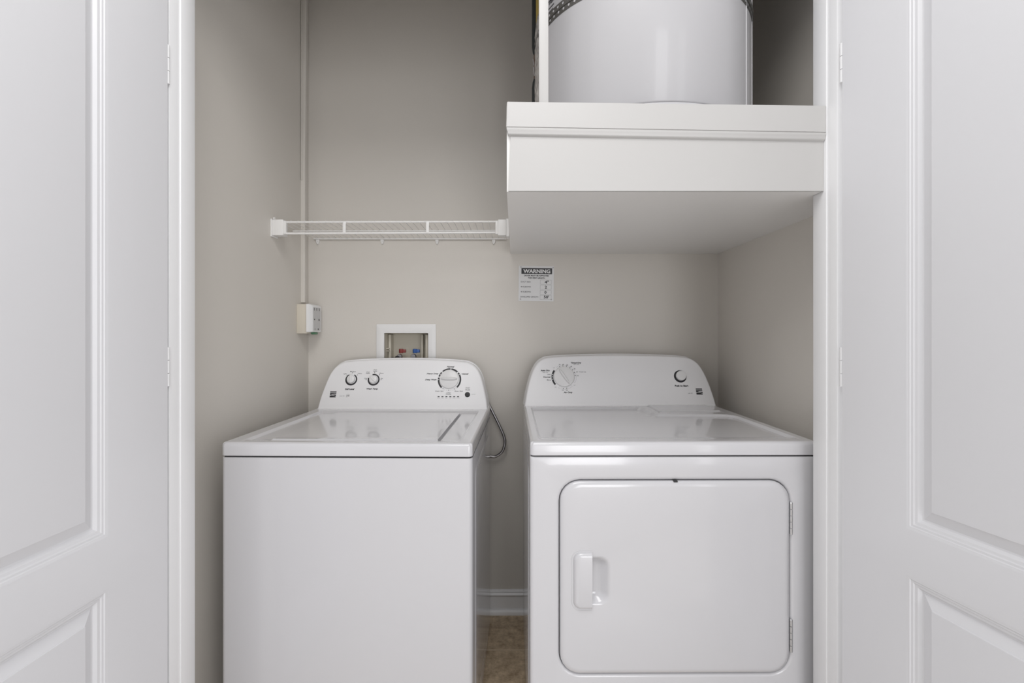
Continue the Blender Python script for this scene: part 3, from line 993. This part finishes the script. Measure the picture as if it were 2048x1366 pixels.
T(qb, pB, 'Drain / Spin', 665, 922, 226, 32); T(qb, pB, 'Rinse / Spin', 1194, 922, 226, 32)
T(qb, pB, 'Clean', 920, 963, 118, 28); T(qb, pB, 'Washer', 917, 1003, 152, 28)
T(qb, pB, 'START', 1443, 833, 122, 28, 0, 1, 0); T(qb, pB, 'PAUSE', 1440, 884, 126, 30, 0, 1, 0)
T(qb, pB, 'cancel', 1592, 1003, 104, 18, 0, 2, 0)
for i, x in enumerate((645, 750, 858, 963, 1070, 1175)):
    cx, cy = qb(x, 1072)
    pr.poly([(cx+a_, cy+b_) for a_, b_ in rrect(-29*pB, 29*pB, -13*pB, 13*pB, 12*pB, 3)], 0)
    T(qb, pB, ('Sensing', 'Wash', 'Rinse', 'Spin', 'Lid Lock', 'Complete')[i], x, 1110, (100, 76, 66, 60, 96, 120)[i]*0.8, 16, 0, 2, 0)
con_w = [o for o in wa.children if o.name.startswith('console')][0]
pr.finish('lettering', [M['ink'], M['greyink'], M['paleink'], M['plastic']], con_w, CM)
def knob_big(t, c, r, ang, CMx, hgt=0.014, bar=(0.86, 0.20), flip=False):
    bm = B()
    lathe(bm, [(r, 0.0), (r, 0.003), (r*0.965, 0.0055), (r*0.93, 0.006), (0.0, 0.0075)], (0, 0, 0), 'z', 48)
    # grip: a tapered ridge
    L = []
    n = 22
    for (sc, h_, wd) in ((1.0, 0.005, 1.0), (0.97, 0.012, 0.72), (0.93, hgt, 0.5), (0.88, hgt+0.001, 0.28)):
        row = []
        for k in range(n):
            a = 2*math.pi*k/n
            x_ = math.cos(a)*r*bar[0]*sc
            y_ = math.sin(a)*r*bar[1]*wd*(1.0+0.12*math.cos(a))
            row.append((x_, y_, h_))
        L.append(row)
    loft(bm, L, cap1=True)
    bm.transform(CMx @ Matrix.Translation((c[0], c[1], 0)) @ Matrix.Rotation(ang, 4, 'Z'))
    return link('cycle_dial', bm, M['knob'], t, smooth=45)
knob_big(wa, qb(935, 592), 264*pB, 0.0, CM)
def knob_small(t, c, r, ang, CMx):
    bm = B()
    L = []
    for (s_, h_) in ((1.0, 0.0), (1.0, 0.008), (0.93, 0.0115), (0.80, 0.0125)):
        row = []
        for k in range(40):
            a = 2*math.pi*k/40
            ex = 1.0 + 0.30*max(0, math.cos(a))**14 + 0.06*max(0, -math.cos(a))**10
            row.append((math.cos(a)*r*s_*ex, math.sin(a)*r*s_, h_))
        L.append(row)
    loft(bm, L, cap1=True)
    L = []
    for (h_, wd, ln) in ((0.0120, 0.30, 1.10), (0.0150, 0.22, 1.02), (0.0157, 0.08, 0.95)):
        L.append([(math.cos(2*math.pi*k/20)*r*ln*0.98, math.sin(2*math.pi*k/20)*r*wd, h_) for k in range(20)])
    loft(bm, L, cap1=True)
    bm.transform(CMx @ Matrix.Translation((c[0], c[1], 0)) @ Matrix.Rotation(ang, 4, 'Z'))
    return link('small_dial', bm, M['knob'], t, smooth=40)
knob_small(wa, (k1[0]+0.0006, k1[1]+0.0006), 0.0160, R(92), CM)
knob_small(wa, (k2[0]+0.0000, k2[1]+0.0004), 0.0160, R(137), CM)
cb = qb(1432, 1015)
bm = B(); lathe(bm, [(70*pB, 0), (70*pB, 0.002), (62*pB, 0.0035), (0, 0.0038)], (0, 0, 0), 'z', 28)
bm.transform(CM @ Matrix.Translation((cb[0], cb[1], 0)))
link('start_button', bm, M['black'], wa, label='round black start button')

# ------------------------------------------------------------------ dryer
DO = (0.4066, 1.22); DR = R(0.4)
dr = thing('clothes_dryer', 'white front-loading clothes dryer with hinged door, right of the washing machine', 'clothes dryer', (DO[0], DO[1], 0), DR)
w = 0.737; d = 0.70; zt = 0.9065
zc1 = 0.8690
bm = B()
# shell: sides, back, with the front panel built separately around the door opening
hx = w/2
fr = rrect(-hx+0.001, hx-0.001, 0.012, zc1, 0.004, 6)
door = (-0.2935, 0.2936, 0.318, 0.8087)
lo = [[(a, 0.014, b) for a, b in rrect(-hx, hx, 0.012, zc1, 0.003, 6)],
      [(a, 0.0085, b) for a, b in rrect(-hx, hx, 0.012, zc1, 0.003, 6)],
      [(a, 0.0035, b) for a, b in rrect(-hx+0.0022, hx-0.0022, 0.0125, zc1-0.0006, 0.004, 6)],
      [(a, 0.0008, b) for a, b in rrect(-hx+0.006, hx-0.006, 0.0135, zc1-0.002, 0.006, 6)],
      [(a, 0.0, b) for a, b in rrect(-hx+0.011, hx-0.011, 0.0145, zc1-0.005, 0.010, 6)],
      [(a, 0.0, b) for a, b in rrect(door[0]-0.010, door[1]+0.010, door[2]-0.010, door[3]+0.010, 0.062, 6)],
      [(a, 0.0012, b) for a, b in rrect(door[0]-0.005, door[1]+0.005, door[2]-0.005, door[3]+0.005, 0.057, 6)],
      [(a, 0.005, b) for a, b in rrect(door[0]-0.0018, door[1]+0.0018, door[2]-0.0018, door[3]+0.0018, 0.054, 6)],
      [(a, 0.022, b) for a, b in rrect(door[0]-0.0015, door[1]+0.0015, door[2]-0.0015, door[3]+0.0015, 0.054, 6)]]
loft(bm, [[(a, 0.014+0.0, b) for a, b in rrect(-hx, hx, 0.012, zc1, 0.003, 6)], [(a, d, b) for a, b in rrect(-hx, hx, 0.012, zc1, 0.003, 6)]], cap1=True)
loft(bm, lo, cap1=True)
for s in (-1, 1):
    L = [[(s*(hx+e), a, b) for a, b in rrect(0.07+i, d-0.05-i, 0.10+i, 0.82-i, 0.03, 5)] for i, e in ((0, -0.0002), (0.006, 0.0022), (0.012, 0.0026))]
    loft(bm, L, cap1=True)
link('cabinet', bm, M['enamel'], dr, smooth=40)
for (x, y) in ((-0.32, 0.05), (0.32, 0.05), (-0.32, d-0.05), (0.32, d-0.05)):
    bm = B(); lathe(bm, [(0, 0), (0.02, 0), (0.018, 0.008), (0.008, 0.014), (0, 0.014)], (x, y, 0), 'z', 16); link('foot', bm, M['black'], dr)
bm = B(); box(bm, -hx+0.008, hx-0.006, 0.006, d-0.02, 0.866, 0.8745); link('top_seam', bm, M['gap'], dr, smooth=0)
# top deck
def hd(u, v):
    def roll(dist, r=0.011):
        if dist >= r: return 0.0
        t = (r-dist)/r
        return -r*(1-math.sqrt(max(0, 1-t*t)))
    h = zt + roll(v) + roll(hx-abs(u), 0.008)
    # corner-rounded sunken field: front area to v=.417 on the right, on to the back at the left
    back_l = 0.575
    vb = back_l + (0.417-back_l)*ss(0.045, 0.082, u)
    rad = 0.05
    if u > 0.337-rad and v > 0.417-rad and u < 0.36:
        dd = math.hypot(u-(0.337-rad), v-(0.417-rad)) - rad
        inn = 1-ss(-0.004, 0.005, dd)
    else:
        inn = (1-ss(vb-0.004, vb+0.005, v)) * (1-ss(0.333, 0.342, u))
    inn *= ss(-0.347, -0.335, u) * ss(0.03, 0.09, v)
    h -= 0.0075*inn
    # lint door
    if 0.100 < u < 0.330 and v > 0.47:
        e = ss(0.103, 0.108, u)*(1-ss(0.322, 0.327, u))*ss(0.476, 0.482, v)
        h += 0.0038*e
        if (0.1005 < u < 0.1035 or 0.3265 < u < 0.3295): h -= 0.003
    h += 0.012*ss(0.61, 0.665, v)*ss(hx-0.014, hx-0.010, abs(u))
    return h
us = fine(-hx, hx, 0.012, [-0.341, 0.337, 0.102, 0.328, 0.30, -hx+0.005, hx-0.005, -hx+0.012, hx-0.012], 0.0075, 9)
vv = fine(0.0, d, 0.012, [0.006, 0.417, 0.575, 0.479, 0.40], 0.0075, 9)
bm = B()
g = heightfield(bm, us, vv, hd)
skirt(bm, g, 0.8735)
for v_ in bm.verts:
    for s in (-1, 1):
        cxr, r = s*(w/2-0.012), 0.012
        if (v_.co.x-cxr)*s > 0 and v_.co.y < r:
            dx_, dy_ = (v_.co.x-cxr), (v_.co.y-r)
            m_ = max(abs(dx_), abs(dy_)); L_ = math.hypot(dx_, dy_)
            if L_ > 1e-9:
                k = m_/L_
                v_.co.x = cxr+dx_*k; v_.co.y = r+dy_*k
link('top_deck', bm, M['enamel'], dr, smooth=40)
# door with a pocket
dx0, dx1, dz0, dz1 = door
pk = (-0.236, -0.1677, 0.498, 0.6167)
bm = B()
def RL(ins, y, r): return [(a, y, b) for a, b in rrect(dx0+ins, dx1-ins, dz0+ins, dz1-ins, r, 6)]
def PK(ins, y, r, e=0.0): return [(a, y, b) for a, b in rrect(pk[0]+ins, pk[1]-ins-e, pk[2]+ins, pk[3]-ins, r, 6)]
loft(bm, [RL(0.0012, 0.020, 0.050), RL(0.0012, 0.004, 0.050), RL(0.0022, 0.0005, 0.049), RL(0.005, -0.0022, 0.047), RL(0.010, -0.0042, 0.043), RL(0.016, -0.0048, 0.038),
          PK(-0.004, -0.0048, 0.026), PK(-0.001, -0.0044, 0.025), PK(0.002, -0.0028, 0.024), PK(0.005, 0.0008, 0.022, 0.001), PK(0.009, 0.0060, 0.018, 0.003), PK(0.013, 0.0105, 0.014, 0.005), PK(0.018, 0.0135, 0.010, 0.006), PK(0.023, 0.0145, 0.007, 0.006)], cap0=True, cap1=True)
do = link('door', bm, M['enamel'], dr, smooth=50)
bm = B()
fl = (-0.2595, -0.2125, 0.4865, 0.6300)
def D_shape(ins, n=8, r=0.020):
    x0_, x1_, z0_, z1_ = fl[0]+ins, fl[1], fl[2]+ins, fl[3]-ins
    r = max(0.004, r-ins)
    pts = [(x1_, z0_), (x1_, z1_)]
    for k in range(n+1):
        t = R(90+90*k/n); pts.append((x0_+r+r*math.cos(t), z1_-r+r*math.sin(t)))
    for k in range(n+1):
        t = R(180+90*k/n); pts.append((x0_+r+r*math.cos(t), z0_+r+r*math.sin(t)))
    return pts
loft(bm, [[(a, 0.004, b) for a, b in D_shape(0)], [(a, -0.0046, b) for a, b in D_shape(0)], [(a, -0.0085, b) for a, b in D_shape(0.0015)],
          [(a, -0.0125, b) for a, b in D_shape(0.005)], [(a, -0.0140, b) for a, b in D_shape(0.010)]], cap0=True, cap1=True)
link('handle', bm, M['enamel'], do, smooth=50)
bm = B()
ring_pts = D_shape(-0.0045)
tube(bm, [(a, -0.0045, b) for a, b in ring_pts[1:]] + [(ring_pts[0][0], -0.0045, ring_pts[0][1])], 0.0011, 6)
link('handle_rim', bm, M['enamel'], do)
bm = B(); box(bm, -0.004, 0.006, -0.0035, 0.006, dz1-0.0035, dz1+0.0005, 0.0005, 1); link('catch', bm, M['gap'], dr)
for (za, zb2) in ((0.672, 0.752), (0.373, 0.455)):
    bm = B()
    n = 5
    for k in range(n):
        a = za+(zb2-za)*k/n; b = za+(zb2-za)*(k+1)/n-0.001
        lathe(bm, [(0, a), (0.0030, a), (0.0030, b), (0, b)], (dx1+0.0015, -0.0022, 0), 'z', 12)
    lathe(bm, [(0, 0), (0.0038, 0), (0.002, 0.003), (0, 0.003)], (dx1+0.0015, -0.0022, zb2-0.001), 'z', 12)
    box(bm, dx1-0.001, dx1+0.004, 0.0, 0.012, za, zb2)
    link('door_hinge', bm, M['chrome'], dr, label='chrome hinge')

zb, yb_, yt_, ztp = 0.9065, 0.612, 0.676, 1.0973
half = [(0.3665, 0.9045), (0.360, 0.945), (0.348, 0.995), (0.334, 1.035), (0.316, 1.065), (0.292, 1.0825), (0.262, 1.0890), (0.16, 1.0945), (0.0, 1.0973)]
console(dr, half, zb, yb_, yt_, ztp, 0.71, 0.001)
CM = console_matrix(zb, yb_, yt_, ztp)
f2 = plane_coords(DO, DR, zb, yb_, yt_, ztp)
def qc(x, y): return f2(x/13.657+1060, y/13.657+705)
def qd(x, y): return f2(x/13.657+1310, y/13.657+720)
pC = 1/13.657*(1.862/FPX)
pr = Print()
T(qc, pC, 'Timed Dry', 1257, 288, 292, 52, 0.035, 0, 0.08); T(qc, pC, 'high heat', 1262, 333, 160, 18, 0, 1, 0)
T(qc, pC, 'Auto Dry', 418, 497, 252, 52, 0.035, 0, 0.08); T(qc, pC, 'high heat', 420, 543, 150, 18, 0, 1, 0)
T(qc, pC, 'Less', 517, 597, 82, 32, 0, 1, 0); T(qc, pC, 'Normal', 463, 671, 184, 38, 0.03, 0, 0); T(qc, pC, 'More', 517, 751, 106, 30, 0, 1, 0)
T(qc, pC, 'Air Only', 1040, 1096, 240, 54, 0.03, 0, 0.12)
for s_, x_, y_ in (('70', 808, 332), ('60', 903, 328), ('50', 1015, 340), ('40', 1125, 382), ('30', 1215, 447), ('10', 1303, 633), ('10', 897, 1030), ('20', 1005, 1030)):
    T(qc, pC, s_, x_, y_, 46, 30, 0, 1, 0)
T(qc, pC, '20 · Touch Up', 1395, 533, 272, 34, 0, 1, 0)
for x_, y_ in ((655, 420), (700, 947), (1215, 895)): T(qc, pC, 'OFF', x_, y_, 50, 20, 0, 2, 0)
kc = qc(926, 672)
R1 = 341*pC; R0 = 292*pC
pr.arc(kc[0], kc[1], R0, R1, 229, 306, 0)
for a_ in (283, 271, 259): pr.disc(kc[0]+(R0+R1)/2*math.sin(R(a_)), kc[1]+(R0+R1)/2*math.cos(R(a_)), 0.0018, 3, 0.0008)
pr.outline_arc(kc[0], kc[1], R0, R1, -35, 118, 0.0004, 2)
pr.outline_arc(kc[0], kc[1], R0, R1, 139, 207, 0.0004, 2)
for a_ in (340, 357, 14.8, 33.3, 49.8, 66.5, 82.6, 168, 185): pr.disc(kc[0]+(R0+R1)/2*math.sin(R(a_)), kc[1]+(R0+R1)/2*math.cos(R(a_)), 0.0017, 0)
T(qd, pC, 'Push to Start', 725, 705, 364, 48, 0.035, 0, 0)
T(qd, pC, 'series 100', 962, 908, 118, 22, 0, 1, 0)
emblem(pr, [qd(1108, 778), qd(1280, 778), qd(1308, 945), qd(1135, 945)], 0)
kb = qd(687, 448)
pr.disc(kb[0], kb[1], 172*pC, 0, 0.0004, 40)
con_d = [o for o in dr.children if o.name.startswith('console')][0]
pr.finish('lettering', [M['ink'], M['greyink'], M['paleink'], M['plastic']], con_d, CM)
knob_big(dr, qc(930, 662), 283*pC, R(-57+0)+math.pi, CM, bar=(0.88, 0.17))
kk = qd(700, 436)
bm = B(); lathe(bm, [(0, 0.0), (134*pC, 0.0), (134*pC, 0.008), (126*pC, 0.0105), (60*pC, 0.0115), (0, 0.0118)], (0, 0, 0), 'z', 40)
bm.transform(CM @ Matrix.Translation((kk[0], kk[1], 0)))
link('start_button', bm, M['knob'], dr, smooth=45)
